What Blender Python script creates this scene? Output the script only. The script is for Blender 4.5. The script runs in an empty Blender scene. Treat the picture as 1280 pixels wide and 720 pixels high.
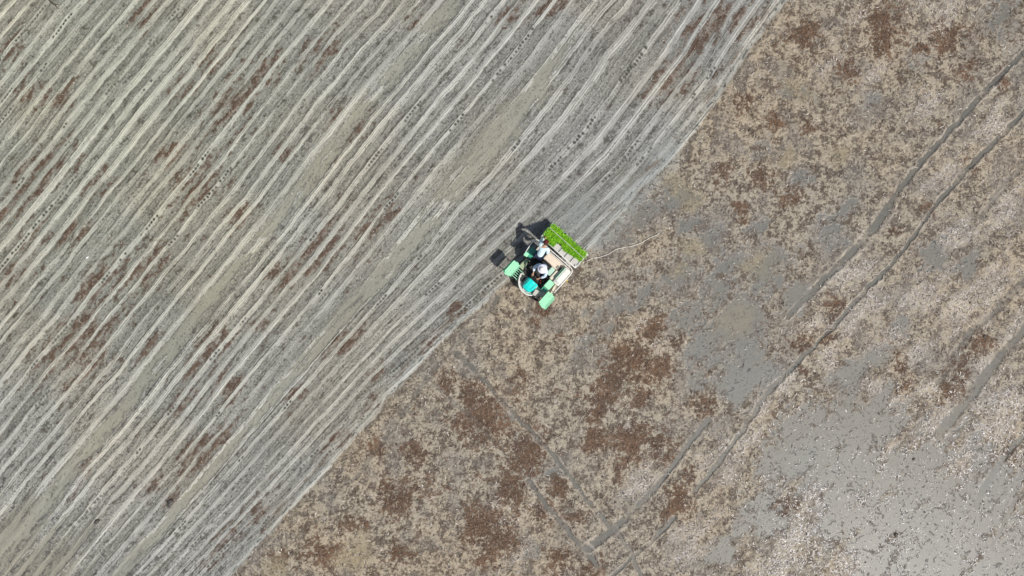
import bpy, bmesh, math, random
import numpy as np
from mathutils import Vector, Matrix, Euler
R = math.radians
random.seed(7)
rng = np.random.default_rng(11)
SC = bpy.context.scene
COL = SC.collection

# ------------------------------------------------------------------ camera, sky, sun, exposure
CAM_H = 29.4                      # drone height in metres
SG = 853.333 / CAM_H              # photograph pixels per metre on the field
cam = bpy.data.cameras.new('camera'); cam.lens = 24; cam.sensor_width = 36
cam.clip_start = 0.1; cam.clip_end = 2000
camo = bpy.data.objects.new('camera', cam); COL.objects.link(camo)
camo.location = (0, 0, CAM_H); camo.rotation_euler = (0, 0, 0)
SC.camera = camo

SUN_EL = 55.0
SUN_AZ = -39.9                    # direction to the sun, degrees from +x towards +y
w = bpy.data.worlds.new('World'); SC.world = w; w.use_nodes = True
nt = w.node_tree; nt.nodes.clear()
sky = nt.nodes.new('ShaderNodeTexSky'); sky.sky_type = 'NISHITA'; sky.sun_disc = False
sky.sun_elevation = R(SUN_EL); sky.sun_rotation = R(90 - SUN_AZ)
sky.dust_density = 2.5; sky.air_density = 1.0
bg = nt.nodes.new('ShaderNodeBackground'); bg.inputs['Strength'].default_value = 0.085
ow = nt.nodes.new('ShaderNodeOutputWorld')
nt.links.new(sky.outputs[0], bg.inputs['Color']); nt.links.new(bg.outputs[0], ow.inputs['Surface'])
sl = bpy.data.lights.new('sun', 'SUN'); sl.energy = 4.3; sl.angle = R(0.6); sl.color = (1.0, 0.965, 0.90)
so = bpy.data.objects.new('sun', sl); COL.objects.link(so)
tosun = Vector((math.cos(R(SUN_EL)) * math.cos(R(SUN_AZ)), math.cos(R(SUN_EL)) * math.sin(R(SUN_AZ)), math.sin(R(SUN_EL))))
so.rotation_euler = tosun.to_track_quat('Z', 'Y').to_euler(); so.location = tosun * 60
SC.view_settings.view_transform = 'Standard'; SC.view_settings.look = 'None'
SC.view_settings.exposure = 0.0; SC.view_settings.gamma = 1.0

# ------------------------------------------------------------------ noise fields
GT = rng.random((256, 256)).astype(np.float32) * 2 * np.pi
GX, GY = np.cos(GT), np.sin(GT)
def perlin(x, y, s=0):
    x = np.asarray(x, np.float32) + np.float32(s * 37.13 + 1000); y = np.asarray(y, np.float32) + np.float32(s * 17.71 + 1000)
    xi = np.floor(x).astype(np.int32); yi = np.floor(y).astype(np.int32)
    fx = x - xi; fy = y - yi
    ux = fx * fx * fx * (fx * (fx * 6 - 15) + 10); uy = fy * fy * fy * (fy * (fy * 6 - 15) + 10)
    def g(a, b):
        i = (xi + a) & 255; j = (yi + b) & 255
        return GX[i, j] * (fx - a) + GY[i, j] * (fy - b)
    n0 = g(0, 0) * (1 - ux) + g(1, 0) * ux
    n1 = g(0, 1) * (1 - ux) + g(1, 1) * ux
    return 1.5 * (n0 * (1 - uy) + n1 * uy)
def fbm(x, y, o=4, s=0, gain=0.55):
    t = 0; a = 1.0; f = 1.0; n = 0
    for k in range(o):
        t = t + a * perlin(x * f, y * f, s + k * 3); n += a; a *= gain; f *= 2.03
    return t / n * 1.3
def sm(x, a, b):
    t = np.clip((x - a) / (b - a), 0, 1); return t * t * (3 - 2 * t)
def mix(a, b, t):
    return a + (b - a) * t[..., None]
DU, DV = np.array([-0.6945, 0.7195]), np.array([-0.7195, -0.6945])   # along / across the planted rows, photograph axes

# cross-section of the planted half: ridges left by the floats and wheels (positions across the rows, px)
prng = np.random.default_rng(5)
ridge_c = []; c = -60.0
while c < 1400:
    ridge_c.append(c); c += prng.uniform(13, 20)
ridge_c = np.array(ridge_c)
VG = np.arange(-80, 1420, 0.25)
GRV = np.zeros_like(VG); RID = np.zeros_like(VG); BROAD = np.zeros_like(VG)
for c in ridge_c:
    a = prng.uniform(0.65, 1.1); wd = prng.uniform(0.65, 1.15); gap = prng.uniform(0.6, 2.3)
    nl = prng.integers(2, 5)
    for q_ in range(nl): RID += a * prng.uniform(0.5, 1.1) * np.exp(-((VG - c - (q_ - (nl - 1) / 2) * prng.uniform(1.9, 2.6)) / prng.uniform(0.55, 0.85)) ** 2)
    for q_ in range(4): RID += prng.uniform(0.15, 0.5) * np.exp(-((VG - c - prng.uniform(4, 17)) / 0.6) ** 2)
    for sg_ in (-1, 1):
        if prng.random() < 0.85: GRV += np.exp(-((VG - c + sg_ * (gap + wd + 1.0 + prng.uniform(0, 1.2))) / 0.75) ** 2)
    for q_ in range(1): GRV += 0.7 * np.exp(-((VG - c - prng.uniform(5, 13)) / 0.6) ** 2)
    BROAD += a * np.exp(-((VG - c) / (gap + wd + 0.9)) ** 4)
dot_line = prng.random(len(ridge_c)) < 0.4
BT = np.array([[-900, 150], [-300, 50], [-100, 12], [0, 0], [74, -9], [138, -22], [230, -35], [297, -31], [347, -37], [400, -37], [425, -20], [455, 4], [516, 9], [640, 15], [806, 7], [1000, 0], [1400, -10], [2500, -40]], float)

# ruts, bare puddles and straw heaps of the unplanted half, in photograph pixels
TRACKS = [  # points, half width, depth, edge
 ([(1330, 20), (1280, 65), (1230, 115), (1190, 160), (1160, 192), (1125, 235), (1100, 275), (1070, 310), (1030, 350), (985, 395)], [4, 4, 4, 4, 4.5, 5, 7, 6, 5, 4], 1.0),
 ([(1330, 90), (1280, 140), (1240, 180), (1205, 215), (1170, 255), (1135, 305), (1110, 335), (1075, 370), (1040, 410), (1010, 440), (985, 465), (960, 490), (930, 535), (900, 575), (870, 613)], [4, 4, 4, 4.5, 3, 3, 3, 3.5, 3, 2.5, 4, 4.5, 3.5, 3.5, 3], 1.0),
 ([(885, 525), (860, 555), (835, 590), (810, 620), (790, 640), (765, 662), (735, 685)], [5, 4.5, 4, 4, 5, 7, 6], 0.9),
 ([(570, 440), (600, 470), (640, 515), (670, 545), (700, 580), (730, 620), (755, 650), (775, 670), (790, 692), (802, 722), (830, 780)], [5, 3.5, 3, 3, 3, 3, 4, 4, 3, 3, 3], 0.7),
 ([(660, 600), (690, 640), (715, 670), (735, 690), (745, 706)], [3.5, 4, 4, 7, 5], 0.9),
 ([(845, 645), (830, 662), (805, 685), (780, 705), (760, 725), (700, 790)], [3, 3, 2.5, 2.5, 3, 3], 0.8),
 ([(625, 372), (600, 398), (565, 435), (530, 478), (490, 535), (450, 590), (415, 620)], [5, 5, 5, 5, 4, 4, 3], 0.35),
 ([(530, 470), (560, 497), (590, 522), (620, 555), (640, 580)], [3.5, 3, 3, 3, 2], 0.35),
 ([(1330, 310), (1280, 352), (1240, 392), (1212, 415), (1190, 450), (1172, 478)], [7, 6, 6, 6, 6, 5], 0.5),
 ([(1330, 360), (1280, 412), (1255, 440), (1230, 470), (1200, 510), (1170, 545)], [7, 7, 8, 10, 10, 8], 0.6),
 ([(1330, 490), (1280, 545), (1255, 570), (1235, 602), (1218, 635)], [6, 5, 5, 5, 5], 0.6),
 ([(1330, 570), (1280, 612), (1260, 642), (1240, 685)], [5, 5, 4, 4], 0.5),
 ([(1330, 150), (1270, 215), (1240, 250), (1225, 275)], [6, 6, 5, 4], 0.4)]
BROWN = [(1005, 45, 20), (1100, 25, 22), (1105, 50, 18), (1190, 50, 22), (1215, 82, 14), (930, 130, 14), (905, 212, 13), (955, 223, 16), (990, 248, 14), (925, 265, 12),
 (1045, 388, 17), (1040, 417, 11), (1000, 430, 13), (1005, 465, 10), (815, 415, 17), (848, 425, 9), (790, 448, 24), (822, 458, 16), (770, 472, 20), (775, 445, 12), (750, 505, 20), (800, 500, 12), (790, 548, 24), (822, 560, 20), (882, 503, 13),
 (660, 563, 26), (600, 522, 26), (590, 495, 18), (608, 540, 16), (560, 480, 12), (640, 610, 18), (500, 622, 22), (485, 612, 14), (520, 565, 16), (600, 655, 22), (625, 672, 18), (610, 690, 14), (500, 690, 14), (440, 652, 14), (470, 560, 12),
 (850, 625, 20), (862, 600, 16), (700, 610, 12), (722, 645, 12), (745, 550, 16), (735, 712, 18), (700, 700, 14), (675, 640, 9), (645, 682, 8), (1200, 455, 20), (1185, 485, 16), (1225, 430, 16), (985, 630, 11), (978, 640, 9),
 (1262, 570, 14), (1222, 210, 11), (1160, 262, 9), (1250, 100, 10), (1120, 290, 8), (1150, 60, 10), (1060, 90, 14), (965, 150, 12), (1010, 160, 10), (680, 385, 10), (650, 470, 12), (668, 405, 8), (830, 640, 14), (770, 590, 10), (1130, 480, 11), (1125, 455, 9), (400, 690, 20), (350, 700, 12), (700, 420, 8)]
GREY = [(752, 405, 24), (735, 430, 20), (775, 385, 22), (800, 365, 25), (880, 430, 34), (920, 400, 45), (930, 470, 36), (855, 400, 28), (900, 365, 30), (1000, 372, 22), (960, 340, 30), (850, 345, 26), (780, 290, 22), (840, 250, 26), (860, 280, 18), (800, 270, 25), (945, 285, 16),
 (1000, 555, 45), (1060, 590, 70), (1120, 650, 85), (1085, 525, 50), (1200, 640, 60), (955, 640, 30), (1250, 700, 60), (1060, 470, 26), (1100, 445, 20), (1140, 600, 70), (1240, 600, 40), (1120, 410, 18), (1160, 700, 80), (1145, 70, 26), (1250, 20, 30), (1040, 640, 40), (1225, 560, 24), (650, 548, 12), (690, 590, 10), (640, 520, 9), (655, 690, 14), (1090, 700, 40), (900, 690, 20), (880, 640, 10), (1000, 230, 20), (1060, 260, 16), (870, 480, 16), (1170, 320, 22), (1210, 330, 16), (1040, 290, 20), (950, 190, 14), (985, 115, 12), (1010, 118, 12), (1090, 120, 14), (890, 300, 20), (910, 330, 20), (700, 335, 9)]
PALE = [(1160, 535, 14), (1180, 510, 13), (1200, 485, 12), (1225, 455, 12), (1255, 425, 12), (1275, 400, 12), (1145, 555, 9), (955, 505, 13), (975, 480, 10), (925, 560, 14), (905, 600, 12), (985, 690, 24), (1005, 660, 18), (960, 715, 26), (1015, 620, 14), (1060, 400, 22), (1085, 380, 20), (1110, 425, 18), (1150, 440, 14), (1040, 445, 12), (1090, 480, 12),
 (1205, 575, 18), (1235, 540, 24), (1265, 520, 22), (1250, 500, 20), (1060, 705, 20), (1130, 690, 10), (870, 665, 20), (640, 697, 14), (622, 632, 12), (640, 650, 12), (645, 560, 10), (820, 432, 7), (802, 402, 8), (1240, 360, 26), (1150, 365, 24), (1190, 390, 22), (1060, 345, 22), (1010, 410, 12), (780, 530, 12), (800, 600, 18), (885, 570, 14), (850, 700, 16), (1260, 260, 22), (1205, 285, 20), (1180, 220, 16), (1240, 150, 20), (1090, 90, 16), (1180, 20, 26), (1160, 130, 18), (1075, 20, 12), (1050, 55, 10), (1030, 85, 10), (1155, 490, 8), (1120, 505, 8), (1105, 620, 8), (1115, 560, 9)]
OCHRE = [(852, 232, 16), (865, 250, 14), (838, 225, 10), (990, 110, 13), (1008, 120, 11), (740, 262, 8), (870, 310, 14), (850, 340, 12), (445, 690, 22), (345, 715, 18), (920, 400, 24), (950, 330, 20), (985, 195, 14), (1050, 195, 14), (1000, 445, 0.1)]
LBROWN = [(105, 430, 40), (70, 445, 26), (60, 210, 26), (40, 230, 22), (15, 60, 16), (30, 110, 16), (75, 125, 14), (290, 130, 26), (330, 85, 20), (355, 190, 10), (250, 230, 26), (215, 195, 14), (180, 340, 22), (130, 350, 26), (300, 270, 14), (485, 268, 16), (460, 290, 14), (440, 165, 16), (420, 150, 12), (520, 30, 8), (880, 40, 34), (850, 80, 22), (930, 25, 22), (900, 20, 20), (830, 100, 18), (640, 20, 14), (690, 10, 12),
 (265, 430, 20), (245, 460, 16), (190, 435, 14), (230, 500, 16), (290, 490, 18), (60, 600, 12), (95, 620, 12), (45, 640, 10), (60, 625, 10), (105, 585, 10), (190, 605, 12), (250, 570, 24), (215, 625, 9), (275, 545, 14), (320, 640, 12), (285, 670, 14), (260, 700, 14), (40, 300, 18), (90, 290, 14), (120, 235, 14), (230, 110, 16), (400, 60, 20), (430, 430, 14), (470, 465, 12), (370, 490, 12), (540, 430, 12), (400, 310, 26), (360, 345, 20), (590, 400, 10), (480, 505, 12), (455, 600, 10), (390, 640, 10), (180, 25, 14), (270, 70, 16), (10, 270, 16), (20, 340, 16), (320, 400, 12), (570, 385, 12), (520, 525, 10), (430, 545, 10), (330, 680, 10)]

def blobs(X, Y, lst, elong=1.0):
    o = np.zeros(X.shape, np.float32)
    uu = X * DU[0] + Y * DU[1]; vv = X * DV[0] + Y * DV[1]
    for (cx, cy, r) in lst:
        cu = cx * DU[0] + cy * DU[1]; cv = cx * DV[0] + cy * DV[1]
        ru = r * elong; q = ((uu - cu) / ru) ** 2 + ((vv - cv) / r) ** 2
        m = q < 9
        o[m] = np.maximum(o[m], np.exp(-q[m] * 0.7))
    return o

BT2 = np.array([[-900, 120], [-300, 50], [-100, 12], [0, 0], [74, -9], [138, -20], [300, -32], [450, -27], [700, 0], [1000, 0], [2500, -20]], float)
def row_coord(u, v):
    u = np.asarray(u, np.float32); v = np.asarray(v, np.float32)
    bnd = np.interp(u, BT[:, 0], BT[:, 1]).astype(np.float32)
    dv = v - bnd + 2.2 * perlin(u / 28, v / 60, 3) + 1.0 * perlin(u / 7, v / 20, 4)
    b2 = np.interp(u, BT2[:, 0], BT2[:, 1]).astype(np.float32)
    near = sm(v, -20, 170); kink = perlin(u / 55, v / 55, 6)
    wob = 4.0 * perlin(u / 260, v / 240, 5) + 3.2 * kink * np.abs(kink) + 0.45 * perlin(u / 14, v / 12, 7) + 0.3 * perlin(u / 4.5, v / 6, 96)
    vp = (v - b2 * (1 - near)) + 0.085 * (u - 450) * near + wob * (0.3 + 0.7 * near)
    return vp, dv
def field(X, Y):
    """height (m), albedo, wetness etc. at photograph pixel coordinates of the ground"""
    X = X.astype(np.float32); Y = Y.astype(np.float32)
    rx, ry = X - 985, Y
    u = rx * DU[0] + ry * DU[1]; v = rx * DV[0] + ry * DV[1]
    vp, dv = row_coord(u, v)
    L = sm(dv, -1.0, 1.5)
    # ---------------- planted half
    rid = np.interp(vp, VG, RID).astype(np.float32); broad = np.interp(vp, VG, BROAD).astype(np.float32)
    A = np.clip(0.95 + 0.62 * perlin(u / 150, vp / 13, 8) + 0.40 * perlin(u / 26, vp / 4, 9), 0.12, 1.3)
    st = perlin(u / 130, vp / 2.1, 10) + 0.7 * perlin(u / 60, vp / 1.25, 11)
    rgh = fbm(X / 6, Y / 6, 4, 12, 0.85)
    crack = sm(np.abs(perlin(u / 75, vp / 2.6, 90)) * -1 + 0.10, 0, 0.09) * sm(perlin(u / 50, vp / 9, 91), -0.05, 0.3)
    lowf = perlin(u / 170, vp / 22, 13)
    deb = perlin(u / 26, vp / 7, 14) + 0.8 * perlin(u / 9, vp / 4.5, 15) + 0.5 * perlin(X / 3.2, Y / 3.2, 16)
    LB = blobs(X + 4 * perlin(X / 12, Y / 12, 17), Y, LBROWN, 1.7)
    valley = 1 - sm(broad * A, 0.22, 0.6)
    s1 = np.exp(-np.abs((vp - 287 - 3.5 * deb - 4 * perlin(u / 90, 0 * u, 18)) / 10) ** 3) * sm(u, 180, 330)
    s2 = np.exp(-np.abs((vp - 140 - 4.5 * deb - 5 * perlin(u / 80, 0 * u, 19)) / np.interp(u, [0, 250, 340, 480, 800, 1200], [4, 10, 18, 14, 9, 10])) ** 3) * sm(u, 160, 290)
    s3 = 1.25 * np.exp(-((X + 10) ** 2 + (Y - 740) ** 2) / 175.0 ** 2) + 0.45 * np.exp(-((X - 210) ** 2 + (Y - 715) ** 2) / 70.0 ** 2) + 0.5 * np.exp(-((X - 150) ** 2 + (Y - 85) ** 2) / 45.0 ** 2)
    s4 = 0.9 * np.exp(-((X - 785) ** 2 / 26.0 ** 2 + (Y - 215) ** 2 / 30.0 ** 2)) 
    wat = np.clip(s1 + s2, 0, 1) * sm(perlin(u / 48, vp / 14, 102) + 0.35 * rgh, -0.75, -0.1)
    crack = np.clip(0.8 * crack + np.interp(vp, VG, GRV).astype(np.float32) * sm(perlin(u / 45, vp / 5, 94) + 0.3 * perlin(u / 6, vp / 3, 95), -0.1, 0.3), 0, 1)
    hL = (4.4 * rid * A * (1 - 0.96 * wat) * (1 - 0.7 * np.clip(s3, 0, 1)) + 0.8 * st * (0.35 + 0.65 * broad) + valley * (1.5 * np.maximum(deb, -0.3) + 2.3 * rgh) - 1.8 * crack + 1.6 * lowf
          + 1.5 + 0.9 * broad * A * (1 - wat) - 5.0 * wat - 3.6 * s3 * (0.35 + 0.9 * broad * np.minimum(A + .4, 1)) - 1.6 * s4 + 1.5 * LB * valley * np.clip(deb + 0.5, 0, 2))
    # planter holes
    i = np.clip(np.searchsorted(ridge_c, vp), 1, len(ridge_c) - 1)
    i = np.where(np.abs(ridge_c[i - 1] - vp) < np.abs(ridge_c[i] - vp), i - 1, i)
    k = np.floor(u / 5.1); jit = GT[(k.astype(int) * 7 + i * 13) & 255, (i * 5) & 255] / 6.283
    du = u - (k + 0.35 + 0.3 * jit) * 5.1; dd = vp - ridge_c[i] - (jit - 0.5) * 1.5 
    on = dot_line[i] * sm(perlin(u / 42, i * 3.7 + 0 * u, 20), 0.16, 0.34) * sm(jit, 0.1, 0.2)
    hole = on * np.exp(-((du / 1.5) ** 2 + (dd / 1.2) ** 2)) * L
    hole = np.clip(hole * 1.9 * (0.5 + jit), 0, 1)
    hL = hL - 4.5 * hole
    mud_l = np.array([.465, .457, .42]); mud_m = np.array([.205, .202, .183]); mud_d = np.array([.085, .082, .071])
    brn = np.array([.088, .055, .038]); brn2 = np.array([.24, .178, .138])
    tl = np.clip(0.14 + 0.25 * np.clip(s3, 0, 1) + 0.50 * broad * A * (1 - 0.8 * wat) + 0.62 * rid * A * (0.3 + 0.7 * broad) * (1 - 0.9 * wat) + 0.28 * st * (0.3 + 0.7 * broad) + 0.22 * lowf + 0.45 * rgh * valley + 0.6 * wat, 0, 1)  # pale ridge mud; thin crest lines paled further as painted wet highlights
    cl = mix(np.broadcast_to(mud_m, X.shape + (3,)), mud_l, tl)
    dk = sm(deb * 0.7 + 0.25 * np.clip(s3, 0, 1) * valley + 0.9 * rgh + 0.2 * perlin(u / 300, vp / 60, 21), 0.12, 0.80) * (0.2 + 0.8 * valley) * (1 - 0.75 * wat)
    cl = mix(cl, mud_d, np.clip(dk * 0.95, 0, 1)); fl = sm(perlin(X / 2.1, Y / 2.1, 100) + 0.5 * rgh, 0.22, 0.7); cl = mix(cl, mud_d, fl * (0.25 + 0.45 * valley) * (1 - 0.8 * wat)); cl = mix(cl, np.array([.50, .49, .45]), sm(perlin(X / 2.0, Y / 2.0, 101), 0.35, 0.8) * 0.45 * (1 - 0.8 * wat))
    cl = mix(cl, mud_d * 0.8, crack * 0.75 * (1 - wat))
    br_m = sm(0.68 * LB + 0.30 * perlin(u / 70, vp / 9, 22) + 0.36 * deb + 0.30 * rgh, 0.26, 0.80) * valley * (1 - wat) * (1 - np.clip(1.4 * s3, 0, 1) * 0.6)
    cl = mix(cl, mix(np.broadcast_to(brn2, X.shape + (3,)), brn, sm(deb + rgh + 0.8 * LB, -0.1, 1.0)), np.clip(br_m * 0.95, 0, 1))
    cl = mix(cl, np.array([.03, .032, .028]), hole)
    # ---------------- unplanted half
    wx = X + 7 * perlin(X / 22, Y / 22, 30) + 3 * perlin(X / 8, Y / 8, 31); wy = Y + 7 * perlin(X / 22, Y / 22, 32) + 3 * perlin(X / 8, Y / 8, 33)
    n1 = fbm(X / 30, Y / 30, 4, 34); n2 = fbm(X / 8.5, Y / 8.5, 4, 35, 0.75); n3 = fbm(X / 3.2, Y / 3.2, 2, 36, 0.8)
    ndir = perlin(u / 45, v / 11, 37); nm = fbm(wx / 17, wy / 17, 3, 38)
    B = blobs(wx, wy, BROWN, 1.15); G = blobs(wx, wy, GREY, 1.25); P = blobs(wx, wy, PALE + [(995, 470, 7), (978, 492, 8), (952, 528, 8), (930, 558, 9), (907, 592, 8)], 1.9); O = blobs(wx, wy, OCHRE, 1.2)
    out = ((X < -60) | (X > 1340) | (Y < -60) | (Y > 780))
    farn = fbm(X / 120, Y / 120, 3, 40)
    B = np.maximum(B, 0) + 0.30 * np.exp(-((X - 600) ** 2 + (Y - 610) ** 2) / 150.0 ** 2) + 0.22 * np.exp(-((X - 800) ** 2 + (Y - 480) ** 2) / 80.0 ** 2) + 0.18 * np.exp(-((X - 1090) ** 2 + (Y - 40) ** 2) / 110.0 ** 2)
    G = G * np.clip(0.70 + 0.45 * sm(Y + 0.7 * (X - 900), 330, 560), 0.6, 1.05)
    G = np.where(out, sm(farn, 0.0, 0.5), G); B = np.where(out, sm(-n1 - 0.3 * farn, 0.2, 0.6), B)
    bm = sm(0.82 * B + 0.40 * n1 + 0.65 * n2 + 0.40 * n3, 0.36, 0.80)
    gm = sm(1.05 * G + 0.25 * n1 + (0.22 + 0.30 * sm(X, 880, 1000) * sm(Y, 430, 560)) * ndir - 0.55 * n2 - 0.40 * nm - 0.5 * B - 0.45 * P, 0.25, 1.0)
    pm = sm(0.85 * P + 0.45 * ndir + 0.6 * n2 + 0.2 * n3, 0.40, 0.95)
    twig = np.abs(perlin(wx / 5.5, wy / 5.5, 41)) + 0.55 * np.abs(perlin(wx / 2.6, wy / 2.6, 42))
    fib = sm(0.30 - twig, 0.0, 0.26)
    straw = np.array([.385, .332, .254]); straw2 = np.array([.10, .076, .055]); brd = np.array([.088, .052, .033]); brr = np.array([.18, .105, .062])
    gry = np.array([.235, .231, .222]); pal = np.array([.62, .57, .53]); och = np.array([.31, .262, .175]); lil = np.array([.19, .175, .158])
    cr = mix(np.broadcast_to(straw, X.shape + (3,)), straw2, sm(0.9 * n2 + 0.5 * n3 + 0.6 * nm, -0.34, 0.42))
    cr = mix(cr, lil, sm(fbm(X / 45, Y / 45, 2, 43) + 0.25 * n2, -0.05, 0.5) * 0.5)
    cr = mix(cr, pal, pm * (0.12 + 0.62 * sm(n3 + 0.4 * n2, -0.15, 0.55)))
    bright = mix(np.broadcast_to(brd, X.shape + (3,)), brr, sm(n3 + n1, -0.1, 0.8))
    cr = mix(cr, bright, np.clip(bm * 0.95, 0, 1))
    cr = mix(cr, gry * (1 + 0.28 * np.clip(nm + 0.6 * n2, -1, 1)[..., None]), np.clip(gm * 1.1, 0, 1) * (1 - 0.55 * bm))
    cr = mix(cr, och, sm(O + 0.3 * n1, 0.35, 0.9) * 0.75)
    cr = mix(cr, np.array([.085, .068, .055]), np.clip(fib * (0.30 + 0.6 * sm(n2, -0.2, 0.6)) * (1 - 0.45 * gm), 0, 1))
    spk = sm(perlin(X / 2.3, Y / 2.3, 44) + 0.4 * n2, 0.50, 0.9)
    cr = mix(cr, np.array([.55, .50, .44]), spk * (0.28 + 0.6 * pm) * (1 - 0.6 * gm))
    tuft = sm(fbm(wx / 4.5, wy / 4.5, 3, 97, 0.85) + 0.35 * nm, 0.16, 0.50) * sm(gm, 0.1, 0.5)
    cr = mix(cr, np.array([.10, .094, .082]), tuft * 0.8)
    hR = 2.5 - 2.6 * n2 - 1.7 * n3 - 1.2 * nm + 0.8 * n1 + 2.2 * bm + 1.5 * pm * (n3 + 0.6) - 3.0 * gm - 1.2 * O + 1.3 * fib * (1 - gm) + 0.6 * ndir
    hR = hR * (1 - 0.6 * gm) - 1.0 * gm + 2.6 * tuft
    # ruts
    tr = np.zeros(X.shape, np.float32); eg = np.zeros(X.shape, np.float32); dp = np.zeros(X.shape, np.float32)
    for pts, hw, dep in TRACKS:
        P0 = np.array(pts, float); m = (X > P0[:, 0].min() - 25) & (X < P0[:, 0].max() + 25) & (Y > P0[:, 1].min() - 25) & (Y < P0[:, 1].max() + 25)
        if not m.any(): continue
        xx = X[m] + 2.0 * perlin(X[m] / 14, Y[m] / 14, 45) + 1.0 * perlin(X[m] / 4, Y[m] / 4, 46); yy = Y[m] + 2.0 * perlin(X[m] / 14, Y[m] / 14, 47)
        best = np.full(xx.shape, 1e9, np.float32); sd = np.zeros(xx.shape, np.float32)
        for a in range(len(pts) - 1):
            ax, ay = pts[a]; bx, by = pts[a + 1]; ex, ey = bx - ax, by - ay; l2 = ex * ex + ey * ey
            t = np.clip(((xx - ax) * ex + (yy - ay) * ey) / l2, 0, 1)
            d = np.hypot(xx - ax - t * ex, yy - ay - t * ey) / (0.74 * (hw[a] * (1 - t) + hw[a + 1] * t))
            upd = d < best; best[upd] = d[upd]
            sd[upd] = ((xx - ax) * ey - (yy - ay) * ex)[upd]
        patch = 0.88 + 0.8 * perlin(xx / 26, yy / 26, 48)
        core = (1 - sm(best, 0.65, 1.25)) * np.clip(patch, 0, 1); edge = np.exp(-((best - 1.65) / 0.42) ** 2) * np.clip(0.5 + perlin(xx / 18, yy / 18, 49), 0, 1)
        tr[m] = np.maximum(tr[m], core * min(1, dep + 0.15)); eg[m] = np.maximum(eg[m], edge * dep); dp[m] = np.maximum(dp[m], core * dep)
    cr = mix(cr, np.array([.10, .098, .092]) * 1.15 , np.clip(tr * 0.85, 0, 1))
    cr = mix(cr, np.array([.47, .42, .36]), np.clip(eg * 0.85 * (0.5 + 0.5 * sm(n3, -0.3, 0.3)), 0, 1))
    hR = hR * (1 - 0.8 * np.clip(tr, 0, 1)) - 2.6 * dp + 3.2 * eg
    # blend across the edge of the planted strip
    h = hR * (1 - L) + hL * L
    lip = np.exp(-((dv - 4.5) / 2.2) ** 2)
    h = h + 2.6 * lip * L - 1.8 * np.exp(-((dv + 1.5) / 2.0) ** 2) * sm(perlin(u / 40, 0 * u, 50), -0.3, 0.2)
    cr = cr * 0.87; cl = cl * 0.93; col = mix(cr, cl, L)
    ech = np.exp(-((dv - 4.2 - 1.5 * perlin(u / 22, 0 * u, 92)) / (0.95 + 0.7 * sm(-u, -280, -60))) ** 2) * sm(perlin(u / 26, 0 * u, 93), 0.0, 0.25) * sm(perlin(u / 5, 0 * u, 98), -0.25, 0.1) * L
    col = mix(col, np.array([.42, .42, .385]), np.exp(-((dv - 4) / 2.6) ** 2) * L * 0.55); col = mix(col, np.array([.05, .055, .05]), np.clip(ech, 0, 1) * 0.9); h = h - 3.5 * ech
    smear = np.clip(blobs(X, Y, [(770, 275, 16), (790, 250, 20), (760, 290, 14), (810, 225, 16), (830, 200, 16), (750, 300, 12), (720, 270, 22)], 1.3) + 0.35 * n2, 0, 1) * sm(dv, -22, -6)
    col = mix(col, np.array([.27, .282, .27]), smear * 0.72); h = h * (1 - 0.45 * smear)
    # the mud just behind the machine is darker than the older rows
    back = np.exp(-((X - 715) ** 2 + (Y - 262) ** 2) / 38.0 ** 2) * L
    col = col * (1 - 0.18 * back[..., None])
    # silt settles over what lies under water
    depth = np.clip(-h, 0, 10)
    silt = (1 - np.exp(-depth / 2.2)) * np.clip(0.80 + 0.5 * nm + 0.3 * n2, 0.2, 1)
    dkb = np.exp(-((dv - 12) / 3.2) ** 2) * L * sm(perlin(u / 40, v / 12, 99) + 0.6 * rgh, -0.2, 0.4)
    col = mix(col, np.array([.12, .095, .072]), dkb * 0.85)
    rim = np.exp(-((dv + 3.0) / 2.8) ** 2) * sm(perlin(u / 30, 0 * u, 103), -0.4, 0.2); col = mix(col, np.array([.10, .086, .068]), rim * 0.6)
    murk = mix(np.broadcast_to(np.array([.205, .204, .202]), X.shape + (3,)), np.array([.36, .358, .328]), L)
    col = mix(col, murk, silt * 0.80 * (1 - 0.75 * np.clip(tr, 0, 1) * (1 - L)))
    bl = sm(fbm(X / 160, Y / 160, 2, 52), -0.3, 0.5)
    col = col * (np.array([1.03, 1.0, .955]) * bl[..., None] + np.array([.97, .985, 1.0]) * (1 - bl[..., None]))
    grn = np.exp(-((X - 100) ** 2 + (Y - 120) ** 2) / 380.0 ** 2)
    col = mix(col, col * np.array([1.0, 1.01, .90]), grn)
    rough = np.clip(0.55 + 0.4 * silt + 0.2 * bm * (1 - L), 0.4, 0.95)
    return h * 0.01 * 0.80, np.clip(col, 0.012, 0.8), rough, u, vp, L, dict(bm=bm, gm=gm, pm=pm, dv=dv, valley=valley, brL=br_m, tr=tr)

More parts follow.
